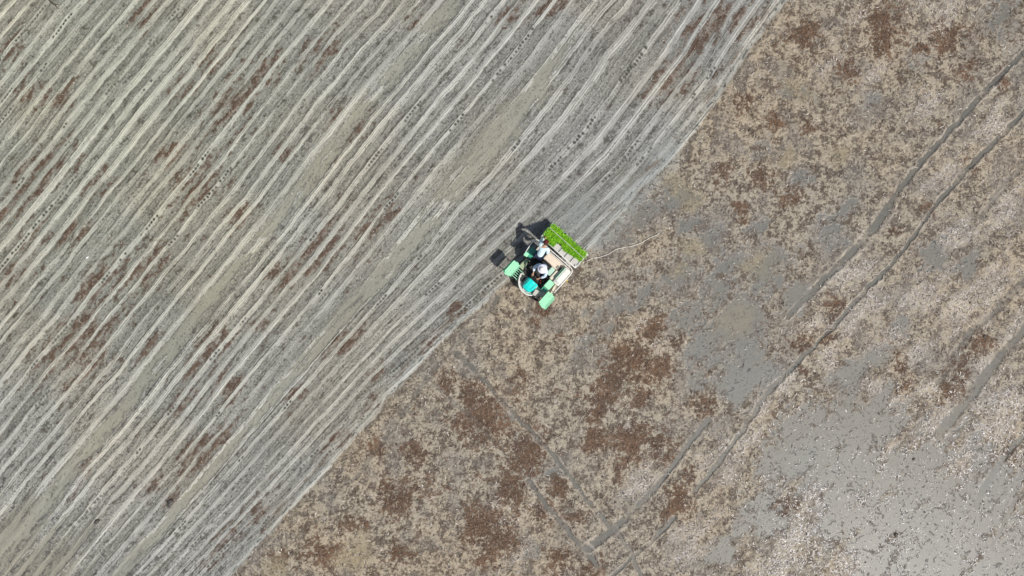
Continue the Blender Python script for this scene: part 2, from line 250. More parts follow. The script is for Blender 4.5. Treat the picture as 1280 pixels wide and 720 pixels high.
# ------------------------------------------------------------------ helpers
def px2w(x, y): return (x - 640) / SG, (360 - y) / SG
def grid_axis(half, step, far, grow=1.16):
    a = list(np.arange(0, half, step)); d = step; p = a[-1]
    while p < far:
        d = min(d * grow, 8.0); p += d; a.append(p)
    a = np.array(a); return np.concatenate([-a[:0:-1], a])
def tag(o, label=None, cat=None, group=None, kind=None):
    if label: o['label'] = label
    if cat: o['category'] = cat
    if group: o['group'] = group
    if kind: o['kind'] = kind
    return o
def np_mesh(name, V, F, mat, parent=None):
    me = bpy.data.meshes.new(name); V = np.ascontiguousarray(V, np.float32); F = np.ascontiguousarray(F, np.int32)
    n = F.shape[1]
    me.vertices.add(len(V)); me.vertices.foreach_set('co', V.ravel())
    me.loops.add(F.size); me.loops.foreach_set('vertex_index', F.ravel())
    me.polygons.add(len(F)); me.polygons.foreach_set('loop_start', np.arange(0, F.size, n, dtype=np.int32))
    me.update(calc_edges=True)
    o = bpy.data.objects.new(name, me); COL.objects.link(o)
    if mat: me.materials.append(mat)
    if parent: o.parent = parent
    return o
def attr(o, name, typ, arr):
    a = o.data.attributes.new(name, typ, 'POINT')
    a.data.foreach_set({'FLOAT': 'value', 'FLOAT_VECTOR': 'vector', 'FLOAT_COLOR': 'color'}[typ], np.ascontiguousarray(arr, np.float32).ravel())

# ------------------------------------------------------------------ ground materials
def nodes(name):
    m = bpy.data.materials.new(name); m.use_nodes = True; t = m.node_tree
    b = t.nodes['Principled BSDF']; return m, t, b
def N(t, typ, **k):
    n = t.nodes.new(typ)
    for a, v in k.items():
        if a in n.inputs: n.inputs[a].default_value = v
        else: setattr(n, a, v)
    return n
def math_node(t, op, a, b=None, clamp=False):
    n = t.nodes.new('ShaderNodeMath'); n.operation = op; n.use_clamp = clamp
    for i, s in enumerate((a, b)):
        if s is None: continue
        if isinstance(s, (int, float)): n.inputs[i].default_value = s
        else: t.links.new(s, n.inputs[i])
    return n.outputs[0]
def ground_material():
    m, t, b = nodes('wet_paddy_mud')
    ac = N(t, 'ShaderNodeAttribute', attribute_name='albedo'); af = N(t, 'ShaderNodeAttribute', attribute_name='flow'); ar = N(t, 'ShaderNodeAttribute', attribute_name='surf')
    sep = t.nodes.new('ShaderNodeSeparateXYZ'); t.links.new(ar.outputs['Vector'], sep.inputs[0])   # rough, planted, straw
    mp = N(t, 'ShaderNodeMapping'); mp.inputs['Scale'].default_value = (1.6, 34, 1); t.links.new(af.outputs['Vector'], mp.inputs['Vector'])
    stria = N(t, 'ShaderNodeTexNoise', Scale=1.0, Detail=4.0, Roughness=0.6); t.links.new(mp.outputs[0], stria.inputs['Vector'])
    geo = t.nodes.new('ShaderNodeNewGeometry')
    fine = N(t, 'ShaderNodeTexNoise', Scale=22.0, Detail=6.0, Roughness=0.75, Distortion=0.6); t.links.new(geo.outputs['Position'], fine.inputs['Vector'])
    fib = N(t, 'ShaderNodeTexNoise', Scale=9.0, Detail=3.0, Roughness=0.8, Distortion=3.0); t.links.new(geo.outputs['Position'], fib.inputs['Vector'])
    pl = sep.outputs['Y']
    # colour grain: pale and dark crumbs
    g1 = math_node(t, 'MULTIPLY', math_node(t, 'SUBTRACT', fine.outputs['Fac'], 0.5), 1.5)
    g2 = math_node(t, 'MULTIPLY', math_node(t, 'MULTIPLY', math_node(t, 'SUBTRACT', stria.outputs['Fac'], 0.5), 0.8), pl)
    g3 = math_node(t, 'MULTIPLY', math_node(t, 'SUBTRACT', fib.outputs['Fac'], 0.5), 0.7)
    amp = sep.outputs['Z']
    k = math_node(t, 'ADD', 1.0, math_node(t, 'ADD', math_node(t, 'MULTIPLY', math_node(t, 'ADD', g1, g3), amp), g2))
    k = math_node(t, 'MAXIMUM', k, 0.25)
    mul = t.nodes.new('ShaderNodeVectorMath'); mul.operation = 'SCALE'; t.links.new(ac.outputs['Color'], mul.inputs[0]); t.links.new(k, mul.inputs['Scale'])
    t.links.new(mul.outputs[0], b.inputs['Base Color'])
    t.links.new(sep.outputs['X'], b.inputs['Roughness'])
    b.inputs['Specular IOR Level'].default_value = 0.25
    bp = N(t, 'ShaderNodeBump', Strength=1.0, Distance=0.02)
    hh = math_node(t, 'ADD', math_node(t, 'MULTIPLY', fine.outputs['Fac'], math_node(t, 'MULTIPLY', amp, 1.1)), math_node(t, 'MULTIPLY', math_node(t, 'MULTIPLY', stria.outputs['Fac'], pl), 1.1))
    t.links.new(hh, bp.inputs['Height']); t.links.new(bp.outputs[0], b.inputs['Normal'])
    return m
def water_material():
    m, t, b = nodes('murky_shallow_water')
    t.nodes.remove(b); out = t.nodes['Material Output']
    geo = t.nodes.new('ShaderNodeNewGeometry')
    nz = N(t, 'ShaderNodeTexNoise', Scale=0.35, Detail=3.0, Roughness=0.6); t.links.new(geo.outputs['Position'], nz.inputs['Vector'])
    rp = t.nodes.new('ShaderNodeValToRGB'); rp.color_ramp.elements[0].position = 0.3; rp.color_ramp.elements[1].position = 0.7
    rp.color_ramp.elements[0].color = (.22, .216, .202, 1); rp.color_ramp.elements[1].color = (.275, .27, .25, 1)
    t.links.new(nz.outputs['Fac'], rp.inputs[0])
    df = N(t, 'ShaderNodeBsdfDiffuse'); t.links.new(rp.outputs[0], df.inputs['Color'])
    tr = N(t, 'ShaderNodeBsdfTransparent'); tr.inputs[0].default_value = (.93, .93, .9, 1)
    mx = t.nodes.new('ShaderNodeMixShader'); mx.inputs[0].default_value = 0.22
    t.links.new(tr.outputs[0], mx.inputs[1]); t.links.new(df.outputs[0], mx.inputs[2])
    gl = N(t, 'ShaderNodeBsdfGlossy', Roughness=0.42)
    rip = N(t, 'ShaderNodeTexNoise', Scale=5.0, Detail=3.0, Roughness=0.6); t.links.new(geo.outputs['Position'], rip.inputs['Vector'])
    bp = N(t, 'ShaderNodeBump', Strength=0.08, Distance=0.01); t.links.new(rip.outputs['Fac'], bp.inputs['Height']); t.links.new(bp.outputs[0], gl.inputs['Normal'])
    fr = N(t, 'ShaderNodeFresnel', IOR=1.33)
    m2 = t.nodes.new('ShaderNodeMixShader'); t.links.new(fr.outputs[0], m2.inputs[0]); t.links.new(mx.outputs[0], m2.inputs[1]); t.links.new(gl.outputs[0], m2.inputs[2])
    t.links.new(m2.outputs[0], out.inputs['Surface'])
    return m

# ------------------------------------------------------------------ ground
gx = grid_axis(23.2, 0.0245, 160); gy = grid_axis(13.4, 0.0245, 160)
XX, YY = np.meshgrid(gx, gy, indexing='ij')
PX = XX.ravel() * SG + 640; PY = 360 - YY.ravel() * SG
H = np.empty(PX.shape, np.float32); CO = np.ones(PX.shape + (4,), np.float32); SF = np.empty(PX.shape + (3,), np.float32); FL = np.zeros(PX.shape + (3,), np.float32)
for s in range(0, len(PX), 400000):
    e = slice(s, s + 400000)
    h, c_, r_, u_, vp_, L_, d_ = field(PX[e], PY[e])
    H[e] = h; CO[e, :3] = c_
    under = sm(-h * 100, 0.3, 1.5)
    SF[e, 0] = r_; SF[e, 1] = L_ * (1 - 0.8 * under)
    SF[e, 2] = (0.75 + 0.35 * d_['bm'] * (1 - L_) - 0.25 * L_ * (1 - d_['valley']) - 0.35 * d_['gm'] * (1 - L_)) * (1 - 0.75 * under)
    FL[e, 0] = u_ / SG; FL[e, 1] = vp_ / SG
nx, ny = len(gx), len(gy)
idx = np.arange(nx * ny, dtype=np.int32).reshape(nx, ny)
Fq = np.stack([idx[:-1, :-1], idx[1:, :-1], idx[1:, 1:], idx[:-1, 1:]], -1).reshape(-1, 4)
ground = np_mesh('ground', np.stack([XX.ravel(), YY.ravel(), H], -1), Fq, ground_material())
attr(ground, 'albedo', 'FLOAT_COLOR', CO); attr(ground, 'surf', 'FLOAT_VECTOR', SF); attr(ground, 'flow', 'FLOAT_VECTOR', FL)
tag(ground, kind='structure')
HG = H.reshape(nx, ny)
def ground_z(x, y):
    i = np.clip(np.searchsorted(gx, x), 0, nx - 1); j = np.clip(np.searchsorted(gy, y), 0, ny - 1); return HG[i, j]
wa = np.linspace(-158, 158, 9)
WX, WY = np.meshgrid(wa, wa, indexing='ij'); ii = np.arange(81, dtype=np.int32).reshape(9, 9)
water = np_mesh('water', np.stack([WX.ravel(), WY.ravel(), 0 * WX.ravel()], -1), np.stack([ii[:-1, :-1], ii[1:, :-1], ii[1:, 1:], ii[:-1, 1:]], -1).reshape(-1, 4), water_material())
tag(water, kind='structure')

# ------------------------------------------------------------------ loose straw, debris and seedlings lying on the field (uncountable)
def pal_mat(name, rough=0.6, spec=0.35, trans=False):
    m, t, b = nodes(name)
    a = N(t, 'ShaderNodeAttribute', attribute_name='tint'); t.links.new(a.outputs['Color'], b.inputs['Base Color'])
    b.inputs['Roughness'].default_value = rough; b.inputs['Specular IOR Level'].default_value = spec
    return m
def blades(name, P, ang, ln, wd, tilt, bend, col, mat, parent=None, Z0=None):
    """thin two-segment strips: P (n,3) base, ang heading, ln length, wd width, tilt from the ground, bend droop"""
    n = len(P); d = np.stack([np.cos(ang), np.sin(ang)], -1); s = np.stack([-np.sin(ang), np.cos(ang)], -1)
    V = np.zeros((n, 6, 3), np.float32)
    for k, f in enumerate((0.0, 0.5, 1.0)):
        hor = ln * f * np.cos(tilt); up = ln * f * np.sin(tilt) - bend * f * f
        side = (0.5 if k != 2 else 0.25) * wd * (0.7 if k == 0 else 1)
        for q, sg in enumerate((-1, 1)):
            V[:, 2 * k + q, 0] = P[:, 0] + d[:, 0] * hor + s[:, 0] * side * sg
            V[:, 2 * k + q, 1] = P[:, 1] + d[:, 1] * hor + s[:, 1] * side * sg
            V[:, 2 * k + q, 2] = P[:, 2] + up + (0.3 * side * sg)
    b = (np.arange(n, dtype=np.int32) * 6)[:, None]
    F = np.concatenate([b + np.array([0, 2, 3, 1]), b + np.array([2, 4, 5, 3])], 1).reshape(-1, 4)
    o = np_mesh(name, V.reshape(-1, 3), F, mat, parent)
    c4 = np.ones((n, 6, 4), np.float32); c4[:, :, :3] = col[:, None, :]
    attr(o, 'tint', 'FLOAT_COLOR', c4.reshape(-1, 4))
    return o
def pick(c, choices, probs):
    r = rng.choice(len(choices), size=c, p=np.array(probs) / sum(probs)); base = np.array(choices)[r]
    return base * rng.uniform(0.75, 1.25, (c, 1))
NS = 420000
sx = rng.uniform(-40, 1320, NS); sy = rng.uniform(-40, 760, NS)
h, c_, r_, u_, vp_, L_, d_ = field(sx, sy)
right = L_ < 0.5
clump = sm(fbm(sx / 9, sy / 9, 3, 60), -0.25, 0.35)
lr = sm(sx, 880, 1040) * sm(sy, 430, 620)
dens = np.where(right, (0.05 + 0.62 * clump ** 2) * (1 - 0.72 * d_['gm']) + 0.25 * d_['bm'] + 0.35 * d_['pm'] + 0.22 * sm(fbm(sx / 5, sy / 5, 2, 62), 0.1, 0.5) * d_['gm'] + 1.1 * lr * sm(fbm(sx / 9, sy / 9, 2, 63) + 0.45 * perlin((sx * DU[0] + sy * DU[1]) / 45, (sx * DV[0] + sy * DV[1]) / 12, 64), 0.05, 0.42), 0.01 + d_['valley'] * (0.03 + 0.30 * clump ** 2) + 0.35 * d_['brL'])
dens *= 1 - 0.95 * np.clip(d_['tr'] * 1.8, 0, 1) * right
dens *= np.where(h < -0.004, 0.16, 1)
ok = rng.random(NS) < np.clip(dens, 0, 1)
sx, sy, h, right, u_, L_, lr = sx[ok], sy[ok], h[ok], right[ok], u_[ok], L_[ok], lr[ok]
D = {k: v[ok] for k, v in d_.items()}; n = len(sx)
dk = (.085, .063, .048); dk2 = (.055, .05, .044); br = (.125, .078, .052); br2 = (.19, .118, .076); tan = (.36, .30, .235); pl = (.58, .53, .47); gr = (.25, .245, .225)
c_r = pick(n, [dk, dk2, tan, pl, br], [0.34, 0.16, 0.26, 0.12, 0.12]); c_b = pick(n, [dk, br, br2, tan], [.28, .40, .24, .08]); c_p = pick(n, [pl, tan, dk, dk2], [.58, .2, .14, .08]); c_g = pick(n, [dk2, gr, pl, dk], [.42, .25, .18, .15])
c_w = pick(n, [(.86, .83, .81), (.68, .64, .6), dk2, tan], [.62, .22, .10, .06])
c_l = pick(n, [dk2, gr, dk, (.40, .39, .34)], [.50, .22, .16, .12]); c_lb = pick(n, [br, br2, dk, tan], [.42, .22, .2, .16])
r0 = rng.random(n)
cc = np.where((r0 < D['bm'])[:, None], c_b, np.where((r0 < D['pm'])[:, None], c_p, np.where((r0 < D['gm'])[:, None], c_g, c_r)))
cc = np.where((rng.random(n) < 0.7 * lr)[:, None], c_w, cc)
cl = np.where((r0 < D['brL'] * 1.1)[:, None], c_lb, c_l)
cc = np.where(right[:, None], cc, cl)
wxp, wyp = (sx - 640) / SG, (360 - sy) / SG
z = ground_z(wxp, wyp); z = np.maximum(z, -0.004) + 0.006
row_ang = math.atan2(-DU[1], DU[0])
ang = np.where(right, rng.uniform(0, 2 * np.pi, n), row_ang + rng.normal(0, 0.8, n) + np.pi * (rng.random(n) < .5))
ln = rng.uniform(0.05, 0.17, n) * np.where(right, 1.0 - 0.45 * D['gm'], 0.75); wd = rng.uniform(0.010, 0.024, n) * np.where(right, 1, 0.9)
blades('rice_straw', np.stack([wxp, wyp, z], -1), ang, ln, wd, rng.uniform(-0.05, 0.55, n), rng.uniform(0, 0.03, n), cc, pal_mat('wet_straw', 0.5, 0.45))
tag(bpy.data.objects['rice_straw'], 'wet brown and pale rice straw scattered over the muddy field', 'straw', kind='stuff')

# young seedlings: hills every 16 cm in rows 30 cm apart
uu, vv = np.meshgrid(np.arange(-40, 1500, 4.7), np.arange(-60, 1050, 8.7), indexing='ij')
ut = uu.ravel() + rng.normal(0, 0.5, uu.size); vt = vv.ravel() + rng.normal(0, 0.35, uu.size); v_ = vt.copy()
for _ in range(6): v_ = v_ - 0.8 * (row_coord(ut, v_)[0] - vt)
X_ = 985 + ut * DU[0] + v_ * DV[0]; Y_ = ut * DU[1] + v_ * DV[1]
keep = (X_ > -20) & (X_ < 1300) & (Y_ > -20) & (Y_ < 740); X_, Y_ = X_[keep], Y_[keep]
dvv = row_coord(ut[keep], v_[keep])[1]
keep = (dvv > 4) & (rng.random(len(X_)) < np.clip(0.45 + 0.6 * perlin(X_ / 60, Y_ / 60, 61), 0.1, 0.9)); X_, Y_ = X_[keep], Y_[keep]
X3, Y3 = np.repeat(X_, 4) + rng.normal(0, 0.25, 4 * len(X_)), np.repeat(Y_, 4) + rng.normal(0, 0.25, 4 * len(X_))
wx3, wy3 = (X3 - 640) / SG, (360 - Y3) / SG; n = len(wx3)
gcol = pick(n, [(.055, .075, .03), (.08, .11, .04), (.045, .05, .03)], [.4, .3, .3])
o = blades('rice_seedlings', np.stack([wx3, wy3, ground_z(wx3, wy3)], -1), rng.uniform(0, 6.28, n), rng.uniform(0.05, 0.10, n), rng.uniform(0.006, 0.011, n), rng.uniform(0.6, 1.45, n), rng.uniform(0, .02, n), gcol, pal_mat('young_rice_leaf', 0.5))
tag(o, 'tiny dark green rice seedlings dotted along the planted rows', 'rice seedlings', kind='stuff')

# ------------------------------------------------------------------ mesh builder
class MB:
    def __init__(s): s.bm = bmesh.new()
    def box(s, c, size, rot=(0, 0, 0), taper=None):
        r = bmesh.ops.create_cube(s.bm, size=1.0); M = Matrix.Translation(c) @ Euler(rot).to_matrix().to_4x4() @ Matrix.Diagonal((*size, 1))
        if taper:
            for v in r['verts']:
                if v.co.z > 0: v.co.x *= taper[0]; v.co.y *= taper[1]
        bmesh.ops.transform(s.bm, matrix=M, verts=r['verts']); return s
    def prism(s, poly, z0, z1):
        a = [s.bm.verts.new((x, y, z0)) for x, y in poly]; b = [s.bm.verts.new((x, y, z1)) for x, y in poly]
        s.bm.faces.new(a[::-1]); s.bm.faces.new(b)
        for i in range(len(poly)): j = (i + 1) % len(poly); s.bm.faces.new((a[i], a[j], b[j], b[i]))
        return s
    def tube(s, pts, r, seg=8, closed=False):
        pts = [Vector(p) for p in pts]; n = len(pts); rings = []; up = None
        for i, p in enumerate(pts):
            a = pts[i - 1] if (i > 0 or closed) else p; b = pts[(i + 1) % n] if (i < n - 1 or closed) else p
            d = (b - a).normalized()
            if up is None: up = Vector((0, 0, 1)) if abs(d.z) < 0.9 else Vector((1, 0, 0))
            x = d.cross(up).normalized(); y = x.cross(d).normalized(); up = y
            rr = r[i] if isinstance(r, (list, tuple)) else r
            rings.append([s.bm.verts.new(p + (x * math.cos(6.2832 * k / seg) + y * math.sin(6.2832 * k / seg)) * rr) for k in range(seg)])
        for i in range(n if closed else n - 1):
            A, B = rings[i], rings[(i + 1) % n]
            for k in range(seg): s.bm.faces.new((A[k], A[(k + 1) % seg], B[(k + 1) % seg], B[k]))
        if not closed: s.bm.faces.new(rings[0]); s.bm.faces.new(rings[-1][::-1])
        return s
    def lathe(s, prof, c=(0, 0, 0), rot=(0, 0, 0), seg=32):
        M = Matrix.Translation(c) @ Euler(rot).to_matrix().to_4x4(); R_ = []
        for r, z in prof: R_.append([s.bm.verts.new(M @ Vector((r * math.cos(6.2832 * k / seg), r * math.sin(6.2832 * k / seg), z))) for k in range(seg)])
        for A, B in zip(R_, R_[1:]):
            for k in range(seg): s.bm.faces.new((A[k], A[(k + 1) % seg], B[(k + 1) % seg], B[k]))
        s.bm.faces.new(R_[0][::-1]); s.bm.faces.new(R_[-1]); return s
    def ball(s, c, size, sub=2, rot=(0, 0, 0)):
        r = bmesh.ops.create_icosphere(s.bm, subdivisions=sub, radius=1); M = Matrix.Translation(c) @ Euler(rot).to_matrix().to_4x4() @ Matrix.Diagonal((*size, 1))
        bmesh.ops.transform(s.bm, matrix=M, verts=r['verts']); return s
    def build(s, name, mat, parent=None, bevel=0.0, smooth=False):
        bmesh.ops.recalc_face_normals(s.bm, faces=s.bm.faces)
        if bevel: bmesh.ops.bevel(s.bm, geom=[e for e in s.bm.edges if len(e.link_faces) == 2 and e.calc_face_angle() > 0.5], offset=bevel, segments=2, affect='EDGES', clamp_overlap=True)
        me = bpy.data.meshes.new(name); s.bm.to_mesh(me); s.bm.free()
        for p in me.polygons: p.use_smooth = smooth
        o = bpy.data.objects.new(name, me); COL.objects.link(o); me.materials.append(mat)
        if parent: o.parent = parent
        return o
def paint(name, c, rough=0.45, dirt=0.35, metal=0.0, spec=0.5, scale=6.0, mud=(.20, .185, .155)):
    m, t, b = nodes(name); b.inputs['Roughness'].default_value = rough; b.inputs['Metallic'].default_value = metal; b.inputs['Specular IOR Level'].default_value = spec
    tc = t.nodes.new('ShaderNodeTexCoord')
    n1 = N(t, 'ShaderNodeTexNoise', Scale=scale, Detail=6.0, Roughness=0.7); t.links.new(tc.outputs['Object'], n1.inputs['Vector'])
    rp = t.nodes.new('ShaderNodeValToRGB'); rp.color_ramp.elements[0].position = 0.52; rp.color_ramp.elements[1].position = 0.72
    rp.color_ramp.elements[1].color = (dirt, dirt, dirt, 1); rp.color_ramp.elements[0].color = (dirt * .12,) * 3 + (1,); t.links.new(n1.outputs['Fac'], rp.inputs[0])
    mx = t.nodes.new('ShaderNodeMix'); mx.data_type = 'RGBA'; mx.inputs['A'].default_value = (*c, 1); mx.inputs['B'].default_value = (*mud, 1)
    t.links.new(rp.outputs[0], mx.inputs['Factor']); t.links.new(mx.outputs['Result'], b.inputs['Base Color'])
    bp = N(t, 'ShaderNodeBump', Strength=0.25, Distance=0.004); t.links.new(n1.outputs['Fac'], bp.inputs['Height']); t.links.new(bp.outputs[0], b.inputs['Normal'])
    return m
def cloth(name, c):
    m, t, b = nodes(name); b.inputs['Roughness'].default_value = 0.9; b.inputs['Specular IOR Level'].default_value = 0.15
    tc = t.nodes.new('ShaderNodeTexCoord'); n1 = N(t, 'ShaderNodeTexNoise', Scale=9.0, Detail=4.0); t.links.new(tc.outputs['Object'], n1.inputs['Vector'])
    mx = t.nodes.new('ShaderNodeMix'); mx.data_type = 'RGBA'; mx.inputs['A'].default_value = (*[x * .85 for x in c], 1); mx.inputs['B'].default_value = (*[min(1, x * 1.1) for x in c], 1)
    t.links.new(n1.outputs['Fac'], mx.inputs['Factor']); t.links.new(mx.outputs['Result'], b.inputs['Base Color'])
    bp = N(t, 'ShaderNodeBump', Strength=0.6, Distance=0.02); t.links.new(n1.outputs['Fac'], bp.inputs['Height']); t.links.new(bp.outputs[0], b.inputs['Normal']); return m
M_green = paint('light_green_paint', (.34, .78, .48), 0.5, .40); M_dgreen = paint('dark_green_plastic', (.045, .30, .19), 0.4, .25); M_teal = paint('teal_hood_paint', (.01, .70, .63), 0.25, .12)
M_white = paint('white_paint', (.74, .73, .68), 0.4, .35); M_cream = paint('cream_cover_paint', (.66, .60, .50), 0.5, .35); M_peach = paint('sun_bleached_tan_cover', (.70, .60, .49), 0.6, .40, scale=10)
M_pipe = paint('white_painted_pipe', (.76, .75, .72), 0.35, .15); M_grey = paint('light_grey_plastic', (.50, .48, .43), 0.6, .5, scale=9); M_dark = paint('black_rubber', (.018, .018, .019), 0.7, .25)
M_metal = paint('dull_steel', (.35, .35, .34), 0.4, .4, metal=0.7); M_olive = paint('muddy_green_step', (.34, .42, .26), 0.6, .6, scale=9); M_plate = paint('seedling_plate_grey', (.70, .67, .62), 0.5, .25, scale=8)
M_red = paint('red_plastic', (.5, .03, .02), 0.4, .1); M_yel = paint('yellow_plastic', (.75, .52, .08), 0.4, .1); M_soil = paint('seedling_soil', (.06, .045, .03), 0.95, .3); M_int = paint('dark_floor_mat', (.035, .034, .033), 0.8, .35)
M_lens = paint('lamp_lens', (.7, .7, .66), 0.1, .05)

# ------------------------------------------------------------------ the rice transplanter: local x = across, +y = rear, z = up
ROOT = Matrix.Translation((1.25, 0.735, 0)) @ Matrix.Rotation(R(-42.2), 4, 'Z')
def empty(name, loc=(0, 0, 0), rot=(0, 0, 0)):
    o = bpy.data.objects.new(name, None); COL.objects.link(o); o.matrix_world = ROOT @ Matrix.Translation(loc) @ Euler(rot).to_matrix().to_4x4(); o.empty_display_size = 0.2; return o
tp = empty('rice_transplanter')
tag(tp, 'green, teal and white ride-on rice transplanter working along the edge of the planted rows', 'rice transplanter')
MB().box((0, -.25, .40), (.50, 1.5, .20)).box((0, .62, .42), (.34, .5, .18)).build('chassis', M_dark, tp, .02)
MB().prism([(-.62, .34), (.60, .34), (.60, -.58), (.30, -.74), (-.32, -.74), (-.62, -.58)], .515, .55).build('floor', M_int, tp, .008)
st = MB().box((-.72, -.27, .57), (.24, .50, .05)).build('side_step', M_olive, tp, .012)
MB().box((.69, -.70, .55), (.30, .30, .05)).build('side_step', M_grey, tp, .012)
# front: teal hood inside a white rimmed nose
hood = MB(); pr = [(-.275, .56), (-.265, .90), (-.20, .985), (0, 1.01), (.20, .985), (.265, .90), (.275, .56)]; A = []
for y, s, dz in ((-.575, .98, .02), (-.66, 1.0, .02), (-.90, .96, -.04), (-1.03, .84, -.12), (-1.085, .66, -.24)):
    A.append([hood.bm.verts.new((.04 + x * s, y + (0.05 if abs(x) > .25 and y < -.8 else 0), max(.56, z + dz))) for x, z in pr])
for a, b in zip(A, A[1:]):
    for k in range(6): hood.bm.faces.new((a[k], a[k + 1], b[k + 1], b[k]))
hood.bm.faces.new(A[0][::-1]); hood.bm.faces.new(A[-1])
hd = hood.build('hood', M_teal, tp, .012)
MB().tube([(-.12, -.60, 1.035), (-.115, -.90, .975)], .009).tube([(.20, -.60, 1.03), (.19, -.90, .97)], .009).build('hood_seam', M_dgreen, hd)
for x in (-.06, .14): MB().lathe([(.045, 0), (.05, .015), (.03, .03)], (x, -1.085, .66), (R(80), 0, 0), 16).build('headlight', M_lens, tp)
arc = [(.02 + .60 * math.sin(a), -.62 - .575 * math.cos(a) + (.10 * abs(math.sin(a)) ** 3), .70) for a in np.linspace(-1.35, 1.35, 19)]
nose = MB(); poly = [(p[0], p[1]) for p in arc] + [(.56, -.60), (-.52, -.60)]
nose.prism(poly, .60, .64).build('nose_panel', M_grey, tp, .01)
MB().tube(arc, [.034 if 2 < i < 16 else .026 for i in range(19)], 10).build('nose_rim', M_white, tp, 0, True)
MB().box((-.36, -.80, .66), (.16, .26, .05)).box((-.40, -.70, .69), (.10, .10, .05)).build('battery_cover', M_dark, tp, .012)
MB().box((.45, -.86, .72), (.22, .26, .34), (0, 0, .2)).build('fuel_cover', M_grey, tp, .02)
# dashboard, steering wheel, levers
MB().box((.02, -.50, .80), (.34, .14, .50), (R(-12), 0, 0), (.9, .7)).build('dashboard', M_dark, tp, .03)
sw = MB(); cw = Vector((-.03, -.40, 1.16)); rw = Euler((R(28), 0, 0)).to_matrix()
sw.tube([cw + rw @ Vector((.18 * math.cos(a), .18 * math.sin(a), 0)) for a in np.linspace(0, 6.2832, 29)[:-1]], .016, 8, True)
for a in (R(90), R(210), R(330)): sw.tube([cw + rw @ Vector((0, 0, -.02)), cw + rw @ Vector((.175 * math.cos(a), .175 * math.sin(a), 0))], .011)
sw.lathe([(.045, -.03), (.04, .01)], cw, (R(28), 0, 0), 16); swo = sw.build('steering_wheel', M_dark, tp, 0, True)
MB().tube([(-.03, -.44, 1.12), (-.0, -.52, .85)], .03).build('steering_column', M_dark, tp)
for (x, y, zz, mm) in ((.24, -.36, 1.05, M_red), (.33, -.30, .98, M_dark), (.30, -.44, 1.02, M_red), (-.28, -.46, 1.0, M_dark)):
    lv = MB().tube([(x, y - .03, .55), (x, y, zz)], .009).build('lever', M_metal, tp); MB().ball((x, y, zz), (.022, .022, .03)).build('knob', mm, lv, 0, True)
# seat
seat = MB().box((-.04, .14, .93), (.44, .42, .09)).build('seat', M_dark, tp, .03); MB().box((-.04, .36, 1.08), (.42, .07, .32), (R(-8), 0, 0)).build('backrest', M_dark, seat, .03)
MB().box((-.04, .16, .72), (.34, .34, .33)).build('seat_base', M_dgreen, tp, .02)
# rear deck, engine cover and the white hopper on the right
MB().box((.10, .62, .70), (.80, .40, .16)).build('rear_cover', M_peach, tp, .02)
MB().box((-.55, .42, .53), (.46, .62, .04)).build('rear_step', M_grey, tp, .01)
MB().box((.30, .22, .74), (.20, .36, .36)).build('side_box', paint('mint_cover', (.42, .62, .50), .5, .3), tp, .02)
MB().box((.50, .20, .76), (.12, .44, .30)).build('console_cover', M_cream, tp, .015)
gk = MB().box((.44, .55, .80), (.15, .16, .04)).build('vent_panel', M_cream, tp, .006)
g = MB()
for k in range(4): g.box((.39 + .035 * k, .55, .825), (.014, .13, .012))
g.build('vent_slats', M_dark, gk)
hp = MB().box((.80, .36, .84), (.30, .82, .34), (0, 0, 0), (1.0, .98)).build('hopper', M_white, tp, .025)
MB().box((.82, .36, 1.02), (.22, .74, .03)).build('hopper_lid', M_white, hp, .012)
MB().tube([(.78, .08, 1.05), (.78, .02, 1.07), (.86, .02, 1.07), (.86, .08, 1.05)], .009).build('lid_handle', M_grey, hp)
MB().box((.595, .42, .90), (.085, .62, .14)).build('hopper_gutter', paint('dark_slot', (.03, .07, .055), .5, .2), hp, .01)
MB().tube([(.655, .12, .99), (.655, .73, .99)], .014).build('gutter_edge', M_green, hp)
MB().box((.58, .03, .80), (.20, .12, .16)).build('cream_bracket', M_cream, tp, .015)
# green bins beside the operator
rb = MB().box((.62, -.24, .98), (.28, .36, .05)).box((.62, -.24, .80), (.24, .32, .30)).build('side_bin', M_green, tp, .015)
MB().box((.62, -.51, .90), (.27, .17, .05)).box((.62, -.51, .76), (.22, .13, .24)).build('bin_base', M_dgreen, tp, .012)
MB().prism([(.78, -.02), (.86, -.02), (.98, -.40), (.90, -.44)], .70, .74).build('cream_guard', M_cream, tp, .008)
lb = MB().box((-.82, .24, .85), (.34, .42, .36), (0, 0, .02)).build('tool_bin', M_dgreen, tp, .025)
MB().box((-.82, .14, 1.045), (.30, .18, .025)).build('bin_lid', paint('green_lid', (.05, .36, .22), .4, .2), lb, .01)
MB().box((-.93, .05, 1.055), (.17, .17, .04), (0, 0, .2)).build('bin_flap', M_green, lb, .01)
